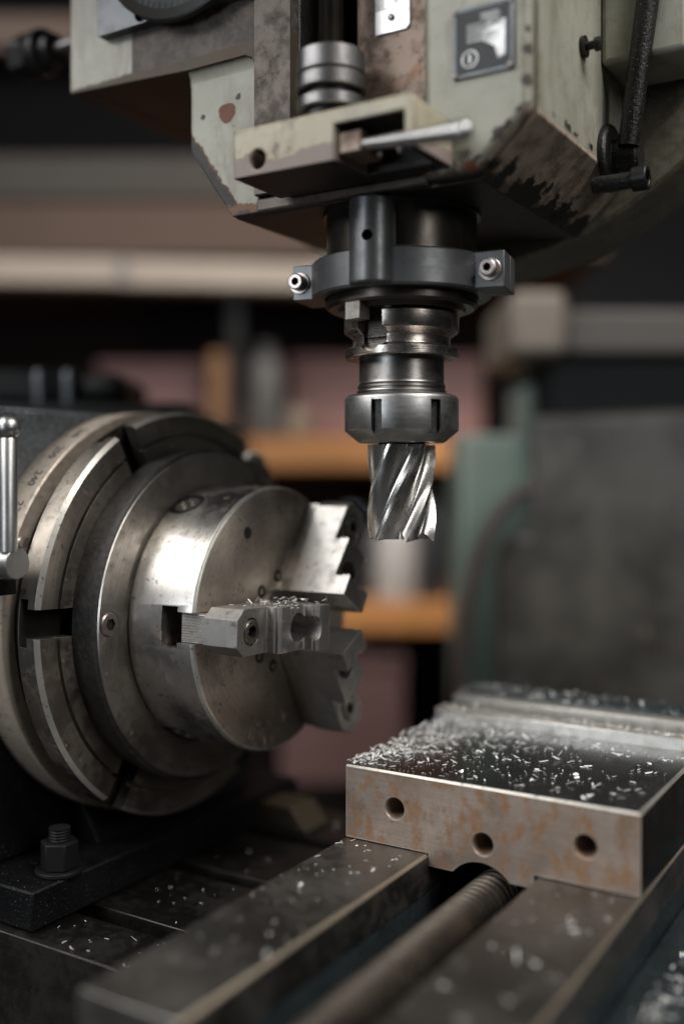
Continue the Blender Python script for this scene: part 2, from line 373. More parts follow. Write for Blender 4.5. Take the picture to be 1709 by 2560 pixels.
def vise_front():
    m = NT('vise_face_steel'); X, Y, Z = m.xyz()
    big = m.noise(30, 5, .6); mid = m.noise(120, 5, .65, off=3); fine = m.noise(900, 3, .6, off=7); run = m.noise(1., 4, .6, stretch=(170, 170, 105), off=5)
    c = m.mix(m.ramp(big, .3, .7), (.275, .215, .175), (.40, .335, .29))
    c = m.mix(m.ramp(fine, .35, .7, 0, .3), c, (.24, .2, .17))
    rs = m.ramp(m.math('ADD', m.math('MULTIPLY', run, .6), m.math('MULTIPLY', mid, .4)), .45, .63, 0, .95)
    c = m.mix(rs, c, (.235, .118, .05))
    c = m.mix(m.ramp(m.noise(260, 3, .6, off=12), .66, .74, 0, .75), c, (.075, .05, .04))
    grind = m.noise(1., 3, .6, stretch=(22, 22, 1300), off=8)
    c = m.mix(m.ramp(grind, .42, .68, 0, .35), c, (.20, .15, .12))
    c = m.mix(m.ramp(m.noise(48, 5, .7, off=19), .53, .68, 0, .6), c, (.175, .12, .09))
    e = m.ramp(m.math('ADD', m.edge(.0012), m.math('MULTIPLY', m.math('SUBTRACT', mid, .5), .08)), .05, .2)
    c = m.mix(m.math('MULTIPLY', e, .85), c, (.72, .69, .63))
    m.bump(m.math('ADD', fine, m.math('MULTIPLY', mid, .5)), .15, .0003)
    return m.out(c, m.math('ADD', .36, m.math('MULTIPLY', mid, .2)), m.math('SUBTRACT', .55, m.math('MULTIPLY', rs, .5)))
M['visefront'] = vise_front()

# ------------------------------------------------------------------ setting
RZ = ANG
floor = part('floor', box(newbm(), -4, 4, -3, 5, -1.06, -1.0), plain('concrete', (.12, .115, .11), .7)); floor['kind'] = 'structure'
def camprism(bm, pts, d0, d1):      # outline in (right, height) with real depth d0..d1 along the view
    prism(bm, pts, 'y', d0, d1); return xform(bm, Matrix.Rotation(ANG, 4, 'Z'))
def cambox(x0, x1, d0, d1, z0, z1, bm=None):
    return camprism(bm or newbm(), [(x0, z0), (x1, z0), (x1, z1), (x0, z1)], d0, d1)
wall = part('back_wall', cambox(-3, 3, 2.35, 2.45, -1, 2.4), plain('dark_wall', (.03, .031, .033), .9, spec=.05)); wall['kind'] = 'structure'
def U(u, D): return (u - 854.5) / 2570 * D
def V(v, D): return CAMZ + (1204 - v) / 2570 * D

# milling machine table with T slots, running left to right under everything
prof = [(.373, 0), (.373, -.055), (.40, -.085), (.61, -.085), (.637, -.055), (.637, 0)]
top = []
for a, b in ((.411, .4245), (.489, .502), (.567, .580))[::-1]:
    top += [(b, 0), (b, -.011), (b + .006, -.011), (b + .006, -.019), (a - .006, -.019), (a - .006, -.011), (a, -.011), (a, 0)]
mt = thing('milling_table', 'dark iron machine table with long T slots, chips lying on it', 'machine table', (-.3, .505, -.085))
part('tabletop', prism(newbm(), prof + top, 'x', -1.15, .55), M['table'], mt, bevel=.0007)
part('saddle', box(newbm(), -.85, .3, .40, .62, -.9, -.0855), M['castblack'], mt)

# ------------------------------------------------------------------ milling head
H = thing('milling_unit', 'pale green painted milling head with chipped corners, above the cutter', 'milling head', HEAD0)
FY = .453
# body behind the front pads; the pillar face is set back a few millimetres
body = [(-.382, .474), (-.382, .429), (-.3518, .3868), (-.203, .3868), (-.174, .4135), (-.174, .70), (-.46, .70), (-.46, .4835), (-.382, .4835)]
part('casting', prism(newbm(), body, 'y', .4595, .64), M['under'], H, bevel=.002, cut=[box(newbm(), -.3088, -.267, .44, .51, .404, .75)])
# pillar cheek with rounded top inside corner
bm = newbm()
prism(bm, [(-.3815, .4745), (-.3815, .429), (-.3515, .3875), (-.3334, .3875), (-.3334, .4745)], 'y', .457, .4594)
pill = part('pillar_cheek', bm, M['pillar'], H, bevel=.0008)
bm = newbm(); pr = []
for k in range(7):
    a = R(90 * k / 6); pr.append((.4571 - .0038 * (1 - math.cos(a)), .4655 + .0090 * math.sin(a)))
prism(bm, [(.4594, .4655)] + pr + [(.4594, .4745)], 'x', -.3815, -.3338)
part('fillet', bm, M['pillar'], H, bevel=.0003)
# front chin edge: the iron lip that runs along the bottom
part('chin_lip', prism(newbm(), [(-.3334, .3872), (-.3334, .3945), (-.229, .3945), (-.229, .3872)], 'y', .4545, .4593), M['slide'], H, bevel=.0012)
# slide pads
bm = prism(newbm(), [(-.4737, .479), (-.4737, .70), (-.3088, .70), (-.3088, .3955), (-.3334, .3955), (-.3334, .4665), (-.3352, .4715), (-.340, .4738), (-.379, .4738)], 'y', FY, .459)
prism(bm, [(-.4737, .479), (-.4737, .70), (-.4605, .70), (-.4605, .479)], 'y', .4592, .64)
prism(bm, [(-.46, .479), (-.46, .4833), (-.384, .4833), (-.384, .479)], 'y', .4592, .64)
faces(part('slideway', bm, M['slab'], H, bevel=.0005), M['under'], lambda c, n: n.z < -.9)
part('slideway_strip', prism(newbm(), [(-.3330, .3958), (-.3330, .66), (-.3091, .66), (-.3091, .3958)], 'y', .4518, .4529), M['slide'], H, bevel=.0003)
part('guide_strip', prism(newbm(), [(-.267, .3955), (-.267, .70), (-.2285, .70), (-.2285, .3955)], 'y', .4525, .4593), M['guide'], H, bevel=.0008)
part('slot_rod', cyl(newbm(), (-.2868, .488, .40), (-.2868, .488, .70), .0022), M['guide'], H)
# right hand cheek with the chamfered bottom corner
ck = [(-.229, .3866), (-.2032, .3866), (-.174, .4135), (-.174, .70), (-.229, .70)]
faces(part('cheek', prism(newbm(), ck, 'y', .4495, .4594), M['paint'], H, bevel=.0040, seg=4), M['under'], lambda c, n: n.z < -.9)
sd = [(-.1745, .70), (-.2034, .3863), (-.203, .3862), (-.1735, .4133), (-.1735, .70)]
bm = prism(newbm(), [(-.23, .3861), (-.2030, .3861), (-.1735, .4133), (-.1735, .70), (-.1755, .70), (-.1755, .4143), (-.2038, .3880), (-.23, .3880)], 'y', .4594, .5985)
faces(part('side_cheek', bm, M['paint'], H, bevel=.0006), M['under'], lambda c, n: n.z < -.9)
part('side_boss', prism(newbm(), [(.553, .4675), (.598, .4675), (.598, .70), (.553, .70)], 'x', -.1733, -.128), M['flange'], H, bevel=.003, seg=3)
# swivel flange: two discs behind the head
CX, CZ = -.2812, .6004
part('swivel_disc', lathe(newbm(), [(0, .197), (.0, .20), (.003, .203), (.046, .203)], (CX, .5987, CZ), (0, 1, 0), 128), castiron('oily_green_iron', (.07, .066, .05), .4, 300, .3), H)
part('swivel_flange', lathe(newbm(), [(0, .2065), (0, .2255), (.002, .2275), (.055, .2275)], (CX, .6005, CZ), (0, 1, 0), 128), M['oldflange'], H)
# nameplate with rivets
pl = part('nameplate', box(newbm(), -.2124, -.1812, .4478, .4494, .4322, .4655), M['plate'], H, bevel=.0004)
part('nameplate_field', box(newbm(), -.2104, -.1832, .4473, .4479,   .4342, .4636), M['enamel'], pl, bevel=.0002)
bm = newbm()
lathe(bm, [(0, .0036), (-.0004, .0036), (-.0004, .0042), (0, .0042)], (-.2030, .4472, .4402), (0, 1, 0), 32, closed=True)
for k in range(7): box(bm, -.2045, -.1935 + .0012 * (k % 3), .4469, .44725, .4480 + k * .0013, .4485 + k * .0013)
for k in range(4): box(bm, -.1975, -.1882 + .001 * (k % 2), .4469, .44725, .4600 - k * .0014, .4604 - k * .0014)
part('nameplate_print', bm, M['plate2'], pl)
part('nameplate_letter', prism(newbm(), [(-.2036, .4381), (-.2024, .4381), (-.2024, .4423), (-.2036, .4423)], 'y', .4468, .44725), M['plate2'], pl)
part('nameplate_patch', prism(newbm(), [(-.1960, .4515), (-.1850, .4560), (-.1850, .4392), (-.1885, .4376), (-.1905, .4440), (-.1970, .4478)], 'y', .4469, .44722), M['plate2'], pl, bevel=.0001)
for x in (-.2108, -.1828):
    for z in (.4338, .4639): part('rivet', lathe(newbm(), [(0, .0014), (-.0007, .0012), (-.0011, .0006), (-.0012, 0)], (x, .4478, z), (0, 1, 0), 16), M['screw'], pl)
# scale plate at the top of the guide strip
sp = part('scale_plate', prism(newbm(), [(-.2570, .4648), (-.2395, .4648), (-.2375, .4668), (-.2375, .62), (-.2570, .62)], 'y', .4512, .4524), M['alu'], H, bevel=.0003)
part('plate_screw', lathe(newbm(), [(0, .0018), (-.001, .0017), (-.0015, .001), (-.0016, 0)], (-.2475, .4512, .4722), (0, 1, 0), 20), M['screw'], sp)
bm = newbm()
for k in range(28): box(bm, -.2565, -.2515 if k % 5 else -.2485, .4509, .4514, .4770 + k * .001, .4772 + k * .001)
part('scale_marks', bm, M['ink'], sp)
text('scale_number', '5', .006, (-.2435, .4511, .480), (0, 0, 1), (-1, 0, 0), M['ink'], sp)
# index plate and graduated dial at the top left
ip = part('index_plate', prism(newbm(), [(-.4437, .5047), (-.335, .5047), (-.335, .70), (-.4437, .70)], 'y', .4455, .4529), M['plate'], H, bevel=.0005, cut=[cyl(newbm(), (-.4085, .44, .5110), (-.4085, .4500, .5110), .0052)])
dl = part('graduated_dial', lathe(newbm(), [(0, .0), (0, .0590), (.0008, .0602), (.0045, .0602)], (-.3767, .4402, .5585), (0, 1, 0), 128), M['dial'], H)
bm = newbm()
for k in range(180):
    a = R(180 + k); r0, r1 = .0595, (.0535 if k % 5 else .0505)
    c, s = math.cos(a), math.sin(a); t = .00012
    prism(bm, [(-.3767 + c * r0 - s * t, .5585 + s * r0 + c * t), (-.3767 + c * r1 - s * t, .5585 + s * r1 + c * t), (-.3767 + c * r1 + s * t, .5585 + s * r1 - c * t), (-.3767 + c * r0 + s * t, .5585 + s * r0 - c * t)], 'y', .43985, .4403)
part('dial_marks', bm, M['ink'], dl)
part('unseen_shade_box', box(newbm(), -.62, -.30, .25, .4520, .640, .80), M['flange'], H, bevel=.004)  # unseen block added overhead to shade the upper left of the head
# clamp knob on the left
bm = newbm(); hexa(bm, (-.5555, .50, .5375), (-1, 0, 0), .0160, .016, R(15)); lathe(bm, [(0, .0135), (.004, .0155), (.011, .0155), (.0125, .011), (.02, .0105)], (-.5555, .50, .5375), (1, 0, 0), 40)
kn = part('clamp_knob', bm, M['black'], H, bevel=.0012)
part('knob_shaft', cyl(newbm(), (-.54, .50, .5375), (-.46, .50, .5375), .0042), M['collar'], kn)
# depth stop screw with three collars
SX, SY = -.2707, .4315
part('stop_screw', lathe(newbm(), [(z, .0061 - .0007 * (i % 2)) for i, z in enumerate([.40 + k * .00055 for k in range(460)])], (SX, SY, 0), (0, 0, 1), 32), M['thread'], H, angle=70)
def collar(z0, z1, r, grooves):
    pr = [(z0, .006), (z0, r - .0008), (z0 + .0008, r)]
    for k in range(grooves):
        z = z0 + (z1 - z0) * (k + 1) / (grooves + 1); pr += [(z - .0003, r), (z - .0002, r - .0004), (z + .0002, r - .0004), (z + .0003, r)]
    return pr + [(z1 - .0008, r), (z1, r - .0008), (z1, .006)]
for z0, z1, r, g in ((.4400, .4512, .0170, 0), (.4318, .4393, .0174, 3), (.4222, .4283, .0171, 2)):
    part('stop_collar', lathe(newbm(), collar(z0, z1, r, g), (SX, SY, 0), (0, 0, 1), 96), M['collar'], H)
part('collar_spacer', cyl(newbm(), (SX, SY, .405), (SX, SY, .4400), .0135, seg=64), M['black'], H)
# depth stop arm with lever
bar = part('stop_arm', prism(newbm(), [(-.3153, .3910), (-.2135, .3910), (-.2135, .4120), (-.2155, .4155), (-.3153, .4155)], 'y', .410, .4515), M['bar'], H, bevel=.0012, seg=3,
     cut=[box(newbm(), -.2555, -.2185, .40, .440, .38, .4078), cyl(newbm(), (-.3002, .40, .3987), (-.3002, .432, .3987), .0047)])
part('arm_hole', cyl(newbm(), (-.3002, .4315, .3987), (-.3002, .4322, .3987), .0046), M['hole'], bar)
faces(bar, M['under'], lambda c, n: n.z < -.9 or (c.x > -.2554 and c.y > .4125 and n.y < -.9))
LV0, LV1 = (-.2425, .4155, .3978), (-.1846, .3990, .3889)
lv = part('stop_lever', cyl(newbm(), LV0, LV1, .0024, .0043), M['lever'], H)
part('lever_end', ball(newbm(), LV1, .0043), M['lever'], lv)
part('lever_block', box(newbm(), -.2545, -.2425, .4125, .433, .3945, .4042), M['guide'], lv, bevel=.0006)
for x in (-.2365, -.226): part('arm_pin', ball(newbm(), (x, .420, .3935), .0013, 12), M['screw'], bar)
# quill lock lever on the right side
bm = lathe(newbm(), [(0, .0185), (.003, .0185), (.0045, .017), (.0045, .0095), (.017, .0095), (.0185, .008)], (-.1733, .5650, .4195), (1, 0, 0), 48)
lk = part('lock_hub', bm, M['oilblack'], H, bevel=.0006)
part('lock_lever', cyl(newbm(), (-.1590, .556, .422), (-.115, .538, .70), .0056, .0070, 32), M['oilblack'], lk)
ls = part('lock_bolt', cyl(newbm(), (-.1733, .540, .3985), (-.1520, .540, .3985), .0045), M['oilblack'], H)
part('bolt_head', cyl(newbm(), (-.1522, .540, .3985), (-.1440, .540, .3985), .0064, seg=32), M['black'], ls, bevel=.0006, cut=[hexa(newbm(), (-.147, .540, .3985), (1, 0, 0), .0042, .01)])
bt = part('side_bolt', lathe(newbm(), [(0, .0056), (.002, .0056), (.002, .0022), (.0068, .0022), (.0068, .0036), (.0095, .0036), (.010, .002)], (-.1733, .5225, .4665), (1, 0, 0), 24), M['oilblack'], H)
# spindle nose, drive key
SPX, SPY = -.2697, .5032
part('quill', lathe(newbm(), [(.3618, .0415), (.3845, .0415), (.3845, .0435), (.395, .0435)], (SPX, SPY, 0), (0, 0, 1), 96), M['nose'], H)
part('spindle_nose', lathe(newbm(), [(.3325, .020), (.3325, .0345), (.3345, .0355), (.3345, .0400), (.3360, .0418), (.3420, .0418)], (SPX, SPY, 0), (0, 0, 1), 96), M['nose'], H)
def around(ang, r, z): return Vector((SPX + math.cos(R(ang)) * r, SPY + math.sin(R(ang)) * r, z))
def radial_box(ang, r0, r1, hw, z0, z1):
    bm = box(newbm(), r0, r1, -hw, hw, z0, z1)
    return xform(bm, Matrix.Translation((SPX, SPY, 0)) @ Matrix.Rotation(R(ang), 4, 'Z'))
part('drive_key', radial_box(258, .0320, .0402, .0052, .3255, .3370), M['key'], H, bevel=.0004)

# ------------------------------------------------------------------ clamp ring under the head
CR = thing('clamp_ring', 'dark grey split clamp ring with two bolted lugs, hanging under the milling head', 'clamp ring', (SPX, SPY, .34))
TN = FWD * math.cos(R(21)) + RGT * math.sin(R(21)); TT = RGT * math.cos(R(21)) - FWD * math.sin(R(21))
RM = Matrix(((TT.x, TN.x, 0, SPX), (TT.y, TN.y, 0, SPY), (0, 0, 1, 0), (0, 0, 0, 1)))
rg = part('ring_band', lathe(newbm(), [(.3405, .0425), (.3405, .0485), (.3417, .0497), (.3588, .0497), (.3600, .0485), (.3600, .0425)], (SPX, SPY, 0), (0, 0, 1), 160, closed=True), M['ring'], CR)
for sx in (1, -1):
    a, b = sorted((sx * .044, sx * (.0615 if sx > 0 else .0575)))
    part('lug', xform(box(newbm(), a, b, -.0185, -.0036, .3407, .3599), RM), M['ring'], CR, bevel=.0006)
    part('lug', xform(box(newbm(), a, b, -.0030, .0080, .3407, .3599), RM), M['ring'], CR, bevel=.0006)
    c = RM @ Vector((sx * (.0538 if sx > 0 else .0533), -.0185, .3502))
    wsh = part('washer', lathe(newbm(), [(0, .0030), (0, .0060), (-.0009, .0060), (-.0012, .0057), (-.0012, .0030)], c, TN, 40), M['screw'], CR)
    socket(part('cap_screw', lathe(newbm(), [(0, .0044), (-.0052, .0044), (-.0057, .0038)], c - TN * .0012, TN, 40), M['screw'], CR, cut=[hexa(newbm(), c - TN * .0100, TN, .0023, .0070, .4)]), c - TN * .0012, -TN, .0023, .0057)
bc = Vector(around(0, 0, 0)); bpos = cf(.0155, .5275, 0)
bs = part('boss', lathe(newbm(), [(.3408, .0108), (.3418, .0119), (.3834, .0119), (.3842, .0111)], (bpos.x, bpos.y, 0), (0, 0, 1), 64), M['ring'], CR, cut=[cyl(newbm(), (bpos.x, bpos.y, .3650) - Vector((0, 0, 0)) if False else Vector((bpos.x, bpos.y, .3640)), Vector((bpos.x, bpos.y, .3640)) - FWD * .03 - RGT * .008, .0030)])

# ------------------------------------------------------------------ tool holder
T = thing('tool_holder', 'bright flanged collet holder with a slotted dark collet nut, in the spindle', 'tool holder', (SPX, SPY, .262))
def rot(ang, bm): return xform(bm, Matrix.Translation((SPX, SPY, 0)) @ Matrix.Rotation(R(ang), 4, 'Z'))
fl = [(.3350, .0000), (.3350, .0222), (.3318, .0222), (.3318, .0306), (.3308, .0316), (.3228, .0316), (.3219, .0312), (.3192, .0272), (.3186, .0268), (.3150, .0268), (.3140, .0272), (.3124, .0306), (.3120, .0316), (.3081, .0316), (.3075, .0311), (.3072, .0240), (.3072, 0)]
cuts = []
for a in (265, 85):
    cuts += [rot(a, box(newbm(), .0225, .04, -.0078, .0078, .3172, .345)), rot(a, cyl(newbm(), (.0226, 0, .3171), (.04, 0, .3171), .0077, seg=40))]
part('flange', lathe(newbm(), fl, (SPX, SPY, 0), (0, 0, 1), 160), M['holder'], T, bevel=.0003, cut=cuts)
nk = [(.3078, .0), (.3078, .0234), (.2950, .0234), (.2942, .0236), (.2936, .0239), (.2930, .0236), (.2925, .0243), (.2915, .0244), (.2911, .0238), (.2904, .0238), (.2900, .0246), (.2893, .0248), (.2885, .024), (.286, .023), (.286, 0)]
part('neck', lathe(newbm(), nk, (SPX, SPY, 0), (0, 0, 1), 128), M['neck'], T)
nt = [(.2882, .015), (.2882, .0250), (.2879, .0275), (.2873, .0297), (.2863, .0310), (.2850, .0315), (.2683, .0315), (.2677, .0312), (.2622, .0246), (.2615, .0236), (.2612, .0140)]
cuts = [rot(301.5 + 60 * k + 1.8, box(newbm(), .0285, .04, -.0031, .0031, .2640, .2836)) for k in (-.5, .5, 1.5, 2.5, 3.5, 4.5)]
NUT = part('collet_nut', lathe(newbm(), nt, (SPX, SPY, 0), (0, 0, 1), 160), M['nut'], T, bevel=.00025, cut=cuts)
faces(NUT, M['rough'], lambda c, n: .2635 < c.z < .2839 and (c.xy - Vector((SPX, SPY))).length < .03125 and abs(n.z) < .99 and c.z > .2660)  # slot insides take a darker colour for the shade in them
part('collet', lathe(newbm(), [(.2606, .0), (.2606, .0128), (.2625, .0143), (.27, .0143)], (SPX, SPY, 0), (0, 0, 1), 64), M['black'], T)

# ------------------------------------------------------------------ end mill
E_ = thing('end_mill', 'shiny six flute spiral end mill gripped in the collet nut', 'end mill', (SPX, SPY, .2074))
def mill_section():
    pts = []
    for k in range(6):
        for a, r in ((0, 1), (2.5, .999), (6.0, .992), (6.6, .972), (12, .948), (20, .895), (27, .83), (33, .755), (38, .71), (43, .69), (48, .695), (52, .725), (55.5, .79), (58, .875), (59.4, .965)):
            pts.append((60 * k + a, r))
    return pts
MR = .0188; sec = mill_section(); zt, zb = .2603, .2076; NZ = 48
bm = newbm(); rings = []
for i in range(NZ + 1):
    t = i / NZ; z = zt + (zb - zt) * t; tw = math.degrees(math.tan(R(29)) * (z - zt) / MR); rg_ = []
    fade = 1.
    for a, r in sec:
        rr = r; zz = z
        if i == NZ: zz = z + max(0, (1 - r) - .02) * .0190
        if t < .06: rr = max(r, .70 + .0)           # flutes run straight out at the top
        an = R(301.5 - 27 + a + tw)
        rg_.append(bm.verts.new((SPX + math.cos(an) * rr * MR, SPY + math.sin(an) * rr * MR, zz)))
    rings.append(rg_)
n = len(sec)
for A, B in zip(rings, rings[1:]):
    for k in range(n): bm.faces.new((A[k], B[k], B[(k + 1) % n], A[(k + 1) % n]))
ct = bm.verts.new((SPX, SPY, zt)); cb = bm.verts.new((SPX, SPY, zb + .004))
for k in range(n):
    bm.faces.new((ct, rings[0][k], rings[0][(k + 1) % n])); bm.faces.new((cb, rings[-1][(k + 1) % n], rings[-1][k]))
bmesh.ops.recalc_face_normals(bm, faces=bm.faces[:])
part('flutes', bm, M['mill'], E_, angle=24)
part('shank', cyl(newbm(), (SPX, SPY, .2590), (SPX, SPY, .2640), .0127, seg=64), M['black'], E_)

# ------------------------------------------------------------------ rotary table standing on edge
AY, AZ = .505, .1585
RT = thing('rotary_table', 'rotary table standing on edge, its slotted steel disc facing right', 'rotary table', (-.50, AY, 0))
XD = (1, 0, 0)
def pol(ang, r, x): return Vector((x, AY + math.cos(R(ang)) * r, AZ + math.sin(R(ang)) * r))
def rbox(ang, x0, x1, r0, r1, hw):  # box along a radius of the rotary axis
    bm = box(newbm(), x0, x1, r0, r1, -hw, hw)
    return xform(bm, Matrix.Translation((0, AY, AZ)) @ Matrix.Rotation(R(ang), 4, 'X'))
SL = [177.5 + 60 * k for k in range(6)]
cuts = [rbox(a, -.4305, -.40, .05, .16, .0078) for a in SL] + [rbox(a, -.4362, -.4300, .05, .16, .0130) for a in SL]
DISC = part('disc', lathe(newbm(), [(-.4372, .0), (-.4372, .1247), (-.4242, .1254), (-.4218, .1232), (-.4218, .1118), (-.4258, .1118), (-.4258, .1094), (-.4218, .1094), (-.4218, 0)], (0, AY, AZ), XD, 256), M['table_disc'], RT, bevel=.0003, cut=cuts)
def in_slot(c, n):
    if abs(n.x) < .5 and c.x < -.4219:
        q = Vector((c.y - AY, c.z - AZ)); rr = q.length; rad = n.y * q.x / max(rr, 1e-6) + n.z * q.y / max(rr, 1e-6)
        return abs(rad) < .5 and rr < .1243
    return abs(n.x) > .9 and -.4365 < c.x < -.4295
faces(DISC, M['bare'], lambda c, n: .3 < n.x < .95 and (c.yz - Vector((AY, AZ))).length > .118)
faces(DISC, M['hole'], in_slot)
part('disc_neck', lathe(newbm(), [(-.4520, 0), (-.4520, .1165), (-.4370, .1165), (-.4370, 0)], (0, AY, AZ), XD, 128), M['black'], RT)
gr = part('graduated_ring', lathe(newbm(), [(-.4700, .0), (-.4700, .1262), (-.4500, .1262), (-.4492, .1254), (-.4492, 0)], (0, AY, AZ), XD, 256), M['grad'], RT)
bm = newbm()
for k in range(60, 260):
    a = k; L = .0065 if a % 10 == 0 else (.005 if a % 5 == 0 else .0032)
    b2 = box(newbm(), -.4698, -.4698 + L, .1255, .12632, -.00016, .00016); xform(b2, Matrix.Translation((0, AY, AZ)) @ Matrix.Rotation(R(a), 4, 'X'))
    me_ = bpy.data.meshes.new('t'); b2.to_mesh(me_); b2.free(); bm.from_mesh(me_); bpy.data.meshes.remove(me_)
part('ring_marks', bm, M['ink'], gr)
for a, s in ((148.5, '230'), (138.5, '240'), (128.5, '250'), (118.5, '260'), (158.5, '220'), (168.5, '210')):
    p = pol(a, .1263, -.4578); rad = (p - Vector((-.4578, AY, AZ))).normalized()
    tang = Vector((1, 0, 0)).cross(rad)
    text('ring_number', s, .0078, p, -tang if tang.z > 0 else tang, (1, 0, 0), M['ink'], gr)
part('housing', prism(newbm(), [(.372, .2102), (.638, .2102), (.638, .262), (.618, .2835), (.392, .2835), (.372, .262)], 'x', -.70, -.4706), M['cast'], RT, bevel=.004, seg=3)
part('housing_shaded_base', prism(newbm(), [(.374, .0222), (.636, .0222), (.636, .2100), (.374, .2100)], 'x', -.70, -.4712), M['castblack'], RT, bevel=.003)  # lower housing, its shade put into the near-black colour
part('foot', box(newbm(), -.72, -.4244, .3786, .63, .0006, .0218), M['castblack'], RT, bevel=.0012)
part('foot_web', prism(newbm(), [(-.4705, .0219), (-.446, .0219), (-.4705, .060)], 'y', .45, .60), M['castblack'], RT, bevel=.001)
# ball lever and its clamp
lx, ly = -.4232, .3622
part('lever_pivot', cyl(newbm(), (-.475, .3650, .1975), (-.4197, .3650, .1975), .0080, seg=48), M['lever'], RT, bevel=.0004)
lr = part('clamp_lever', lathe(newbm(), [(.2040, .0045), (.2618, .0045), (.2624, .0041), (.2624, .003), (.264, .003)], (lx, ly, 0), (0, 0, 1), 48), M['lever'], RT)
part('lever_ball', ball(newbm(), (lx, ly, .2680), .0064, 40), M['lever'], lr)
part('clamp_block', box(newbm(), -.4495, -.4375, .3560, .3800, .1795, .1885), M['castblack'], RT, bevel=.001)
part('clamp_bolt', cyl(newbm(), (-.4520, .388, .2070), (-.4410, .388, .2070), .0032), M['screw'], RT)

# ------------------------------------------------------------------ chuck bolted on the rotary disc
CH = thing('lathe_chuck', 'round steel three jaw chuck bolted to the rotary table disc', 'chuck', (-.405, AY, AZ - .1))
JA = [178., 58., -62.]
part('backplate', lathe(newbm(), [(-.4215, 0), (-.4215, .1008), (-.4052, .1016), (-.4040, .1004), (-.4036, .0994), (-.4036, 0)], (0, AY, AZ), XD, 256), M['rough'], CH)
bp = part('backplate_face', lathe(newbm(), [(-.4037, 0), (-.4037, .0996), (-.4026, .0993), (-.4026, 0)], (0, AY, AZ), XD, 256), M['bplate'], CH, bevel=.0003,
     cut=[cyl(newbm(), pol(a, .0915, -.4034), pol(a, .0915, -.40), .0073) for a in JA])
for a in JA:
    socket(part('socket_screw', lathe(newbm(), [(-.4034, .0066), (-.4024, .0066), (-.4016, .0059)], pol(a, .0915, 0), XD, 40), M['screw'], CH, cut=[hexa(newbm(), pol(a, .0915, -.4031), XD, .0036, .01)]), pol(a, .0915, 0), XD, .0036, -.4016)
cuts = []
for a in JA:
    cuts += [rbox(a, -.3770, -.3660, .02, .09, .0112), rbox(a, -.3661, -.34, .02, .09, .0084)]
for a in (118.5, -121.5, -1.5):
    cuts.append(lathe(newbm(), [(.0745, .0), (.0745, .0062), (.0775, .0062), (.0775, .0116), (.09, .0116), (.09, 0)], (-.3935, AY, AZ), (0, math.cos(R(a)), math.sin(R(a))), 40))
cb_ = part('chuck_body', lathe(newbm(), [(-.4030, 0), (-.4030, .0768), (-.4010, .0776), (-.4000, .0785), (-.3570, .0785), (-.3552, .0776), (-.3545, .0764), (-.3545, .012), (-.375, .012), (-.375, 0)], (0, AY, AZ), XD, 256), M['chuck'], CH, bevel=.0003, cut=cuts)
faces(cb_, M['bare'], lambda c, n: .15 < n.x < .97 and c.x > -.3575 and (c.yz - Vector((AY, AZ))).length > .075)
faces(cb_, M['face'], lambda c, n: n.x > .97 and c.x > -.356)
for a in (118.5, -121.5, -1.5):
    d = Vector((0, math.cos(R(a)), math.sin(R(a)))); p = Vector((-.3935, AY, AZ))
    part('key_socket', lathe(newbm(), [(.0720, .0), (.0740, .0112), (.0778, .0110), (.0782, .0095), (.0772, .0066), (.0745, .0062), (.0725, .0)], p, d, 40), M['black'], CH, cut=[xform(box(newbm(), -.0034, .0034, -.0034, .0034, -.006, .02), Matrix.Translation(p + d * .073) @ d.to_track_quat('Z', 'X').to_matrix().to_4x4())])
for a, r in ((90, .0250), (134, .0238), (-132, .0280), (-100, .0285), (14, .026), (-22, .026)):
    part('face_screw', lathe(newbm(), [(-.3546, .0036), (-.3541, .0036), (-.3538, .0032), (-.3538, .0022), (-.3552, .0020), (-.3552, 0)], pol(a, r, 0), XD, 28), M['black'], CH)
part('face_plug', lathe(newbm(), [(-.3546, .0036), (-.35435, .0036), (-.35435, 0)], pol(120, .060, 0), XD, 28), M['rough'], CH)
bore = part('bore_rim', lathe(newbm(), [(-.3546, .0125), (-.3546, .0175), (-.3532, .0172), (-.3532, .0128)], (0, AY, AZ), XD, 64, closed=True), M['bplate'], CH)
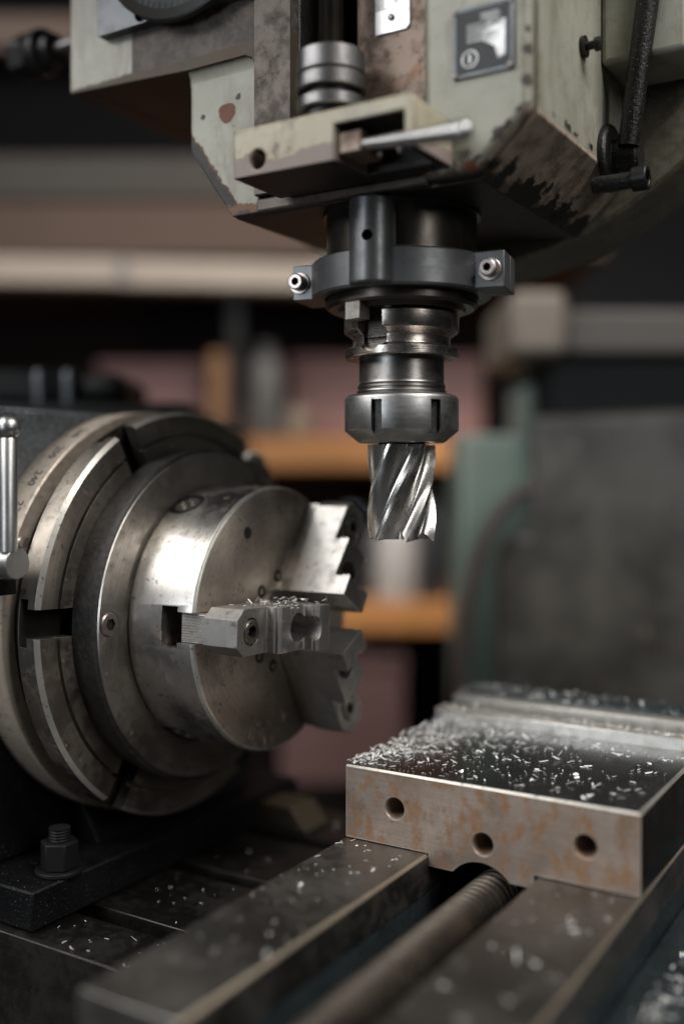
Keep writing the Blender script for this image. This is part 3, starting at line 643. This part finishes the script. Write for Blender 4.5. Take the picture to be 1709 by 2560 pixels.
def jaw(ang, off):
    A = Matrix.Translation((0, AY, AZ)) @ Matrix.Rotation(R(ang), 4, 'X')
    bm = prism(newbm(), [(-.3655, .015), (-.3655, .0745), (-.3440, .0745), (-.3440, .015)], 'z', -.0080, .0080)
    for k in range(11):                 # the ribbed outer end of the master jaw
        z = -.0070 + k * .0014
        prism(bm, [(.0744, z - .0005), (.0752, z), (.0744, z + .0005)], 'x', -.3655, -.3440)
    mj = part('master_jaw', xform(bm, A), M['jaw'], CH)
    # stepped top jaw with serrated risers: profile is (x, r)
    pr = [(-.3438, .0122), (-.3060, .0122), (-.3056, .0240), (-.3072, .0252), (-.3085, .0240), (-.3098, .0252), (-.3112, .0240), (-.3150, .0240), (-.3158, .0250), (-.3141, .0480), (-.3155, .0492), (-.3170, .0480), (-.3184, .0492), (-.3200, .0480), (-.3234, .0480), (-.3238, .0490), (-.3220, .0765), (-.3438, .0765)]
    pr = [(x, r + off) for x, r in pr]
    hw = .0123; cuts = []
    for s in (1, -1): cuts.append(prism(newbm(), [(.0695 + off, s * .0130), (.0800 + off, s * .0130), (.0800 + off, s * .0042)], 'x', -.36, -.30))
    cuts += [cyl(newbm(), (-.3285, .0630 + off, 0), (-.30, .0630 + off, 0), .0076, seg=44), cyl(newbm(), (-.3310, .0300 + off, 0), (-.29, .0300 + off, 0), .0083, seg=48), cyl(newbm(), (-.3400, .0300 + off, 0), (-.29, .0300 + off, 0), .0048, seg=32)]
    cuts = [xform(c, A) for c in cuts]
    part('top_jaw', xform(prism(newbm(), pr, 'z', -hw, hw), A), M['jaw'], mj, bevel=.0004, cut=cuts)
    b = xform(lathe(newbm(), [(-.3285, .0067), (-.3229, .0067), (-.3221, .0061)], (0, .0630 + off, 0), XD, 44), A)
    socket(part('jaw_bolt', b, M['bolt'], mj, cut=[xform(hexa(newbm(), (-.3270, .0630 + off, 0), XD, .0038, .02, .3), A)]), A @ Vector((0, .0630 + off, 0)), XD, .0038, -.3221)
for a, f in zip(JA, (.0062, .0005, .0005)): jaw(a, f)

# ------------------------------------------------------------------ clamping stud and nut on the rotary table's foot
ST = thing('clamping_stud', 'black threaded stud with hex nut holding down the rotary table foot', 'stud and nut', (-.4350, .4080, .0222))
def stud(t, x, y, z):
    part('washer', cyl(newbm(), (x, y, z), (x, y, z + .0022), .0135, seg=40), M['oilsteel'], t, bevel=.0004)
    part('hex_nut', hexa(newbm(), (x, y, z + .0023), (0, 0, 1), .0108, .0150, R(30) + ANG), M['oilsteel'], t, bevel=.0008)
    part('thread', lathe(newbm(), [(z - .03 + k * .0008, .0060 - .0009 * (k % 2)) for k in range(69)], (x, y, 0), (0, 0, 1), 24), M['oilsteel'], t, angle=70)
stud(ST, -.4350, .4080, .0222)
ST2 = thing('oiler_fitting', 'small bent metal oiler fitting at the left picture edge below the rotary disc', 'oiler', (-.482, .372, .0221))
part('elbow', sweep(newbm(), [(-.4700 - .006 * 0, .3690, .0350), (-.4640, .3690, .0380), (-.4610, .3690, .0430), (-.4610, .3690, .0560)], .0048, 20), M['collar'], ST2)
part('collar', cyl(newbm(), (-.4610, .3690, .0460), (-.4610, .3690, .0500), .0062), M['black'], ST2)

# ------------------------------------------------------------------ machine vise
VI = thing('machine_vise', 'machine vise with a rust freckled jaw block on two long steel rails', 'vise', (-.2115, .48, 0))
VY0, VY1 = .2825, .72
def rail(x0, x1):
    r = part('rail', prism(newbm(), [(x0, .0265), (x1, .0265), (x1, .0449), (x1 - .0014, .0463), (x0 + .0008, .0463), (x0, .0455)], 'y', VY0, VY1), M['rail'], VI, bevel=.0005)
    return faces(r, M['bare2'], lambda c, n: .3 < n.z < .9)
rail(-.2915, -.2412); rail(-.1815, -.1308)
part('bed', prism(newbm(), [(-.2905, -.004), (-.1318, -.004), (-.1318, .0263), (-.1805, .0263), (-.1805, .004), (-.2422, .004), (-.2422, .0263), (-.2905, .0263)], 'y', .290, .74), M['viseblue'], VI, bevel=.0012,
     cut=[box(newbm(), -.6, .2, .3723, .66, -.05, .0004)])
part('bed_flange', prism(newbm(), [(-.1316, .0008), (-.098, .0008), (-.098, .0120), (-.104, .0150), (-.1316, .0150)], 'y', .3735, .70), M['viseblue'], VI, bevel=.002)
jb = newbm()
prism(jb, [(-.291, .0468), (-.241, .0468), (-.241, .0402), (-.1834, .0402), (-.1834, .0468), (-.1312, .0468), (-.1312, .0860), (-.291, .0860)], 'y', .479, .6020)
JB = part('jaw_block', jb, M['visefront'], VI, bevel=.0006, seg=2,
     cut=[prism(newbm(), [(.47, .0849), (.4790, .0849), (.4802, .0861), (.4802, .09), (.47, .09)], 'x', -.30, -.12), prism(newbm(), [(-.1311, .0844), (-.1328, .0861), (-.1328, .09), (-.12, .09), (-.12, .0844)], 'y', .40, .61)] +
         [lathe(newbm(), [(.46, .0076), (.4785, .0064), (.4800, .0054), (.50, .0054)], (x, 0, z), (0, 1, 0), 40) for x, z in ((-.2610, .0667), (-.2105, .0570), (-.1575, .0657))] + [cyl(newbm(), (-.2115, .47, .0278), (-.2115, .56, .0278), .0199, seg=64)])
JB.data.materials.append(M['visetop'])
JB.data.materials.append(M['bare'])
for p in JB.data.polygons:
    if p.normal.z > .9 and p.center.z + .0 > .08: p.material_index = 1
    elif p.normal.x > .9 and p.center.x + VI.location.x > -.135: p.material_index = 1
    elif p.normal.z > .3 and p.center.z > .083: p.material_index = 2
part('jaw_plate', box(newbm(), -.2985, -.1250, .6023, .6150, .0700, .0930), M['bare'], VI, bevel=.0008)
part('fixed_plate', box(newbm(), -.2985, -.1250, .6290, .6400, .0500, .0965), M['bare'], VI, bevel=.0008)
part('fixed_jaw', prism(newbm(), [(.6402, .0465), (.6402, .0990), (.668, .0990), (.690, .0800), (.695, .0465)], 'x', -.2930, -.1290), M['viseblue'], VI, bevel=.002)
LS = part('lead_screw', lathe(newbm(), [(.2950 + k * .0013, (.0120, .0120, .0094, .0094)[k % 4]) for k in range(190 * 11 // 13)], (-.2105, 0, .0265), (0, 1, 0), 48), M['lead'], VI, angle=25)
faces(LS, M['oilsteel'], lambda c, n: math.hypot(c.x + .2105, c.z - .0265) < .0106)
part('screw_bearing', box(newbm(), -.2400, -.1827, .7005, .7200, .0045, .0450), M['viseblue'], VI, bevel=.001)

# ------------------------------------------------------------------ swarf: bright curled chips
def chip(bm, pos, L, W, rnd, tilt=.35, th=.00008):
    q = Matrix.Rotation(rnd.uniform(0, 6.283), 3, 'Z') @ Matrix.Rotation(rnd.gauss(0, tilt), 3, 'X') @ Matrix.Rotation(rnd.gauss(0, tilt), 3, 'Y')
    n = 5; needle = rnd.random() < .6
    k_ = min(1.05, math.exp(rnd.gauss(-.45, .42))); L *= k_; W *= k_ * rnd.uniform(.5, 1.25)
    if needle: L *= 1.15; W *= .5
    curl = (rnd.uniform(.05, .55) if needle else rnd.choice((rnd.uniform(.15, .7), rnd.uniform(.3, 1.6)))) * rnd.choice((1, 1, -1)); tw = rnd.uniform(-.8, .8); ring = []
    R_ = L / abs(curl); taper = rnd.uniform(.2, 1)
    for i in range(n + 1):
        t = i / n; a = curl * (t - .5)
        c = Vector((R_ * math.sin(abs(a)) * (1 if a * curl > 0 else -1), 0, (1 - math.cos(a)) * R_ * (1 if curl > 0 else -1)))
        ww = W * .5 * (1 - (1 - taper) * t) * (1 - .5 * (2 * t - 1) ** 4); cs, sn = math.cos(tw * t), math.sin(tw * t)
        side = Vector((0, cs, sn)); nr = Vector((-math.sin(a), -sn * .5, cs * math.cos(a))).normalized() * th
        ring.append([q @ (c + side * ww + nr), q @ (c - side * ww + nr), q @ (c - side * ww - nr), q @ (c + side * ww - nr)])
    lo = min(v.z for r in ring for v in r)
    vs = [[bm.verts.new(v + Vector((pos[0], pos[1], pos[2] - lo))) for v in r] for r in ring]
    bm.faces.new(vs[0]); bm.faces.new(vs[-1][::-1])
    for A, B in zip(vs, vs[1:]):
        for k in range(4): bm.faces.new((A[k], B[k], B[(k + 1) % 4], A[(k + 1) % 4]))
def swarf(name, label, gen, seed):
    rnd = random.Random(seed); bm = newbm()
    for pos, L, W, tilt in gen(rnd): chip(bm, pos, L, W, rnd, tilt)
    o = part(name, bm, M['chip'], angle=50, kind='stuff'); tag(o, label, 'metal chips'); return o
def on_block(r):
    z = .0863
    for k in range(1080):               # the drift heaped along the left edge and against the jaw plate
        y = .4805 + .121 * r.random() ** .85; f = (y - .48) / .122
        x = -.2905 + abs(r.gauss(0, .013 + .027 * f))
        if x > -.134: continue
        near = math.exp(-((x + .290) / (.010 + .032 * f)) ** 2)
        if r.random() > .25 + near: continue
        h = .0035 * near * r.random() * (.35 + f)
        yield (x, y, z + h), r.uniform(.0022, .0075), r.uniform(.0007, .0020), .30
    for k in range(420):                # fine crumbs
        x = -.2905 + abs(r.gauss(0, .055)); y = r.uniform(.481, .600)
        if x < -.134: yield (x, y, z), r.uniform(.0006, .0018), r.uniform(.0004, .0008), .4
    for k in range(170):                 # loose flakes over the rest of the top
        yield (r.uniform(-.27, -.135), .483 + .117 * r.random() ** .8, z), r.uniform(.0025, .0055), r.uniform(.0012, .0028), .3
def on_jaws(r):
    for k in range(170): yield (r.uniform(-.297, -.127), r.uniform(.603, .6145), .0932), r.uniform(.001, .004), r.uniform(.0006, .0018), .4
    for k in range(150): yield (-.296 + abs(r.gauss(0, .08)), r.uniform(.6295, .667), .0992), r.uniform(.0015, .005), r.uniform(.0008, .0022), .4
def on_rails(r):
    for (x, y) in ((-.283, .474), (-.279, .470), (-.287, .468), (-.273, .466), (-.262, .455), (-.252, .462), (-.285, .446), (-.281, .436), (-.27, .44), (-.259, .436), (-.254, .447), (-.262, .372), (-.268, .335), (-.248, .345), (-.275, .41),
                   (-.153, .440), (-.147, .436), (-.144, .427), (-.15, .425), (-.166, .398), (-.162, .392), (-.148, .392), (-.139, .385), (-.156, .338), (-.172, .355), (-.138, .45), (-.15, .36), (-.2, .42)):
        for q in range(r.choice((1, 1, 2))):
            yield (x + r.gauss(0, .002), y + r.gauss(0, .002), .0465), r.uniform(.002, .0052), r.uniform(.001, .0028), .25
    for k in range(60): yield (r.choice((r.uniform(-.289, -.244), r.uniform(-.179, -.133))), r.uniform(.3, .476), .0465), r.uniform(.0008, .002), r.uniform(.0005, .001), .3
def on_table(r):
    for k in range(46): yield (r.uniform(-.42, -.335), r.choice((r.uniform(.376, .409), r.uniform(.427, .487), r.uniform(.504, .56))), .0002), r.uniform(.0015, .005), r.uniform(.0004, .0014), .3
    for k in range(26): yield (r.uniform(-.40, -.31), r.uniform(.582, .633), .0002), r.uniform(.002, .005), r.uniform(.001, .002), .3
def by_vise(r):
    for k in range(150): yield (-.0975 + abs(r.gauss(0, .012)), r.uniform(.375, .56), .0004 + .003 * r.random()), r.uniform(.002, .006), r.uniform(.0005, .0016), .5
    for k in range(260):
        y = .376 + .2 * r.random() ** 1.6; yield (-.113 + r.gauss(0, .0045) + .03 * (y - .42), y, .0152 + .003 * r.random()), r.uniform(.0018, .006), r.uniform(.0006, .0018), .5
    for k in range(40): yield (r.uniform(-.235, -.19), r.uniform(.33, .47), .0042), r.uniform(.001, .004), r.uniform(.0004, .001), .4
def on_jaw(r):
    for k in range(60): yield (r.uniform(-.340, -.300), AY - r.uniform(.022, .066), AZ + .0152), r.uniform(.0015, .0045), r.uniform(.0004, .001), .6
def on_head(r):
    for k in range(0): yield None
swarf('chips_on_vise', 'heap of bright curled metal chips on the vise jaw block top', on_block, 3)
swarf('chips_on_jaws', 'bright metal chips along the rear jaw strips of the vise', on_jaws, 5)
swarf('chips_on_rails', 'few loose bright chips on the two vise rails', on_rails, 8)
swarf('chips_on_table', 'few bright chips scattered on the dark machine table left of the vise', on_table, 11)
swarf('chips_beside_vise', 'bright chips heaped at the foot of the vise side, lower right', on_vise if False else by_vise, 13)
swarf('chips_on_chuck_jaw', 'small bright shavings on top of the nearest chuck jaw', on_jaw, 17)

# ------------------------------------------------------------------ column of the machine, right background
TEAL = plain('teal_paint', (.15, .20, .175), .45, var=.2, scale=14)
GREYB = castiron('worn_column_paint', (.14, .125, .108), .5, 60, .15)
def colpaint():
    m = NT('column_paint'); X, Y, Z = m.xyz(); b = m.noise(9, 5, .65); s = m.noise(38, 4, .6, off=3)
    c = m.mix(m.ramp(b, .3, .7), (.095, .09, .078), (.022, .019, .016)); c = m.mix(m.ramp(s, .58, .7, 0, .6), c, (.045, .045, .045))
    c = m.mix(m.ramp(m.noise(60, 3, .6, off=9), .66, .72, 0, .6), c, (.25, .22, .19))
    return m.out(c, m.math('ADD', .35, m.math('MULTIPLY', s, .25)), 0.)
CP = colpaint()
MC = thing('machine_column', 'tall worn grey column of the milling machine, blurred at right behind the vise', 'machine column', (-.2, 1.05, -1))
part('column_body', prism(newbm(), [(-.436, -.9), (-.436, .165), (-.418, .186), (-.3965, .186), (-.3965, .309), (.10, .309), (.10, -.9)], 'y', 1.02, 1.45), CP, MC, bevel=.008, seg=3)
dk = 1.13
part('knuckle', cambox(U(1275, dk), U(1420, dk), dk, dk + .2, V(888, dk), V(722, dk)), plain('pale_grey_paint', (.17, .145, .12), .5), MC, bevel=.012, seg=4)
part('knuckle_arm', cambox(U(1421, dk), U(1900, dk), dk + .02, dk + .2, V(880, dk), V(765, dk)), plain('mid_grey_paint', (.06, .055, .05), .5), MC, bevel=.006)
part('knuckle_neck', cambox(U(1385, dk), U(1900, dk), dk + .03, dk + .2, V(1040, dk), V(889, dk)), plain('dark_neck', (.008, .0095, .0105), .8, spec=.1), MC, bevel=.004)
EB = thing('electrical_box', 'pale teal steel box standing left of the machine column', 'steel box', (-.5, 1.1, -1))
part('cabinet', cambox(U(1152, 1.22), U(1330, 1.22), 1.22, 1.36, -.6, V(1085, 1.22)), TEAL, EB, bevel=.005)
part('upper_panel', cambox(U(1318, 1.22), U(1420, 1.22), 1.25, 1.36, V(1084, 1.22), V(955, 1.22)), TEAL, EB, bevel=.005)
hp = []
for u, v in ((1345, 1215), (1290, 1238), (1240, 1290), (1200, 1370), (1180, 1450), (1165, 1540), (1150, 1640), (1140, 1760), (1130, 1900)):
    hp.append(cf(U(u, 1.08), 1.08, V(v, 1.08)))
tag(part('hose', sweep(newbm(), hp, .0065, 14), plain('hose_rubber', (.06, .04, .04), .5)), 'dark hose curving down left of the machine column', 'hose')

# ------------------------------------------------------------------ shelving and what stands on it, far behind
D = 1.75
SH = thing('shelving_unit', 'blurred shelving with orange wood boards behind the machine', 'shelving', cf(0, D + .1, -1))
WOOD = plain('orange_plywood', (.44, .195, .065), .55, var=.2, scale=9)
def shelf(v0, v1, x0=-.55, x1=.60): return part('shelf_board', cambox(x0, x1, D, D + .40, V(v1, D), V(v0, D)), WOOD, SH, bevel=.003)
shelf(1092, 1172); shelf(1507, 1582)
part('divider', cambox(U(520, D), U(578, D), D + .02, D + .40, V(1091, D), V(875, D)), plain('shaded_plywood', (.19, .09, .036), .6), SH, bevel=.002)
part('post', cambox(U(570, D - .03), U(606, D - .03), D - .03, D - .005, -1, V(700, D)), M['castblack'], SH)
part('shelf_back', cambox(-.9, .35, D + .43, D + .45, -1, 1.6), plain('shelf_back_board', (.035, .026, .025), .8, spec=.05), SH)
PINK = plain('pink_plastic', (.165, .088, .084), .55); PINKD = plain('dusky_pink_plastic', (.12, .068, .066), .55)
def crate(u0, u1, v0, v1, d, mat, label):
    t = thing('storage_crate', label, 'crate', cf(U((u0 + u1) / 2, d), d + .1, V(v1, d)), 'pink crates on the shelves')
    x0, x1, z0, z1 = U(u0, d), U(u1, d), V(v1, d), V(v0, d)
    part('bin', cambox(x0, x1, d, d + .25, z0, z1), mat, t, bevel=.006, cut=[cambox(x0 + .006, x1 - .006, d + .006, d + .244, z0 + .006, z1 + .01)])
    part('rim', cambox(x0 - .004, x1 + .004, d - .006, d - .0005, z1 - .016, z1), mat, t, bevel=.002)
crate(250, 512, 905, 1090, D + .12, PINK, 'dusky pink crate behind the rotary table, left of the wooden divider')
crate(725, 1205, 890, 1090, D + .12, PINK, 'wide pink crate on the upper shelf right of the grey canister')
crate(700, 1010, 1640, 1960, D + .02, PINKD, 'dark pink crate below the lower shelf, between chuck and vise')
def canister(name, u, v0, v1, wpx, d, mat, cap, label, cat):
    x = U(u, d); r = wpx / 2 / 2570 * d; z0, z1 = V(v1, d), V(v0, d); h = z1 - z0; p = cf(x, d, z0)
    t = thing(name, label, cat, p)
    part('body', lathe(newbm(), [(0, r * .96), (.004, r), (h * .74, r), (h * .86, r * .72), (h * .88, r * .5)], p, (0, 0, 1), 40), mat, t)
    part('cap', lathe(newbm(), [(h * .881, r * .55), (h * .98, r * .55), (h, r * .48)], p, (0, 0, 1), 32), cap, t)
GREY = plain('grey_plastic', (.075, .072, .072), .6); PALE = plain('pale_plastic', (.36, .345, .335), .4); DK = plain('dark_plastic', (.02, .022, .026), .45); BLUE = plain('blue_grey_plastic', (.16, .19, .24), .4)
canister('canister', 664, 860, 1091, 92, D + .05, GREY, GREY, 'grey canister on the upper shelf left of the collet nut', 'canister')
canister('can', 596, 1005, 1091, 60, D + .04, plain('brown_tin', (.15, .11, .09), .5), GREY, 'small brown tin beside the wooden divider on the upper shelf', 'tin')
canister('tin', 745, 1012, 1091, 66, D + .03, plain('tan_tin', (.20, .155, .12), .5), GREY, 'small tan tin on the upper shelf right of the grey canister', 'tin')
canister('jar', 988, 1275, 1506, 112, D + .06, PALE, BLUE, 'pale jar with blue grey lid on the lower shelf under the end mill', 'jar')
canister('bottle', 1075, 1230, 1506, 80, D + .08, DK, DK, 'dark bottle right of the pale jar on the lower shelf', 'bottle')
canister('bottle', 880, 1270, 1506, 70, D + .08, DK, BLUE, 'dark bottle left of the pale jar, behind the chuck jaws', 'bottle')
tb = thing('tool_box', 'low black box on the lower shelf at the left behind the chuck', 'box', cf(U(760, D), D + .1, V(1506, D)))
part('case', cambox(U(640, D), U(840, D), D + .05, D + .3, V(1506, D) + .0005, V(1330, D)), DK, tb, bevel=.006)
part('handle', sweep(newbm(), [cf(U(700, D), D + .12, V(1331, D)), cf(U(705, D), D + .12, V(1310, D)), cf(U(775, D), D + .12, V(1310, D)), cf(U(780, D), D + .12, V(1331, D))], .006), DK, tb)
# upper cabinet and the pale rail in front of it
UC = thing('wall_cabinet', 'grey and brown cabinet front above the pale rail, blurred at upper left', 'cabinet', cf(-.3, 1.8, .5))
D2 = 1.62
part('upper_panel', cambox(-1.2, .42, D2, D2 + .5, V(500, D2), V(385, D2)), plain('grey_panel', (.040, .037, .034), .7, spec=.08), UC, bevel=.006)
part('lower_panel', cambox(-1.2, .42, D2 + .004, D2 + .5, V(642, D2), V(501, D2)), plain('brown_panel', (.060, .042, .034), .7, spec=.08), UC, bevel=.006)
part('cabinet_top', cambox(-1.2, .42, D2 + .05, D2 + .5, V(384, D2), 1.6), plain('dark_cabinet', (.004, .004, .0045), .9, spec=.02), UC, bevel=.004)
part('ledge', cambox(-1.2, -.32, D2 - .02, D2 + .0495, V(135, D2), V(45, D2)), plain('brown_ledge', (.06, .032, .018), .6), UC, bevel=.004)
PR = thing('pale_rail', 'pale square rail running across the left background under the cabinet', 'rail', cf(-.3, 1.5, .5))
D3 = 1.5; PT = plain('pale_rail_paint', (.21, .18, .155), .6, spec=.15)
MR_ = Matrix.Translation((0, 0, 0))
def slanted(x0, x1, z0, z1, dz, d):
    return camprism(newbm(), [(x0, z0), (x1, z0 - dz), (x1, z1 - dz), (x0, z1)], d, d + .05)
part('rail_length', slanted(-.9, U(290, D3), V(706, D3) + .004, V(637, D3) + .004, .008, D3), PT, PR, bevel=.004)
part('rail_length', slanted(U(322, D3), .14, V(716, D3) - 0, V(646, D3) - 0, .010, D3), PT, PR, bevel=.004)
part('rail_joint', cambox(U(289, D3), U(323, D3), D3 + .004, D3 + .046, V(712, D3), V(641, D3)), plain('joint_grey', (.10, .09, .085), .5), PR)

# dark motor housing behind the rotary table
MH = thing('motor_housing', 'dark finned housing with ribbed drums behind the rotary table, at left', 'motor housing', cf(-.3, .9, 0))
d = .86
part('housing_block', cambox(-.45, U(470, d), d + .02, d + .2, 0, V(1000, d)), M['castblack'], MH, bevel=.006)
part('terminal_block', cambox(-.45, U(130, d), d + .03, d + .15, V(1000, d) + .0005, V(912, d)), M['castblack'], MH, bevel=.006)
part('terminal_block', cambox(U(168, d), U(290, d), d + .03, d + .15, V(1000, d) + .0005, V(920, d)), M['castblack'], MH, bevel=.012, seg=4)
for u in (75, 150): part('rib', cambox(U(u - 16, d), U(u + 16, d), d + .024, d + .05, V(1022, d), V(914, d)), M['plate'], MH, bevel=.004)
KN = thing('index_knob', 'white knob on a dark shaft behind the right edge of the rotary disc', 'knob', cf(U(630, .74), .74, V(1165, .74)))
k0 = cf(U(632, .74), .74, V(1160, .74))
part('cap', ball(newbm(), k0, .0092, 28), plain('white_plastic', (.62, .58, .53), .35), KN)
part('shaft', cyl(newbm(), k0 + Vector((.004, 0, -.004)), k0 + Vector((.012, .03, -.075)), .0085), M['rough'], KN)
BS = thing('brass_block', 'small tan clamp block on the table under the far side of the rotary disc', 'clamp block', (-.38, .60, .0004))
part('block', prism(newbm(), [(-.425, .0005), (-.425, .016), (-.398, .016), (-.386, .0005)], 'y', .583, .612), plain('tan_brass', (.06, .046, .027), .55, .2), BS, bevel=.001)
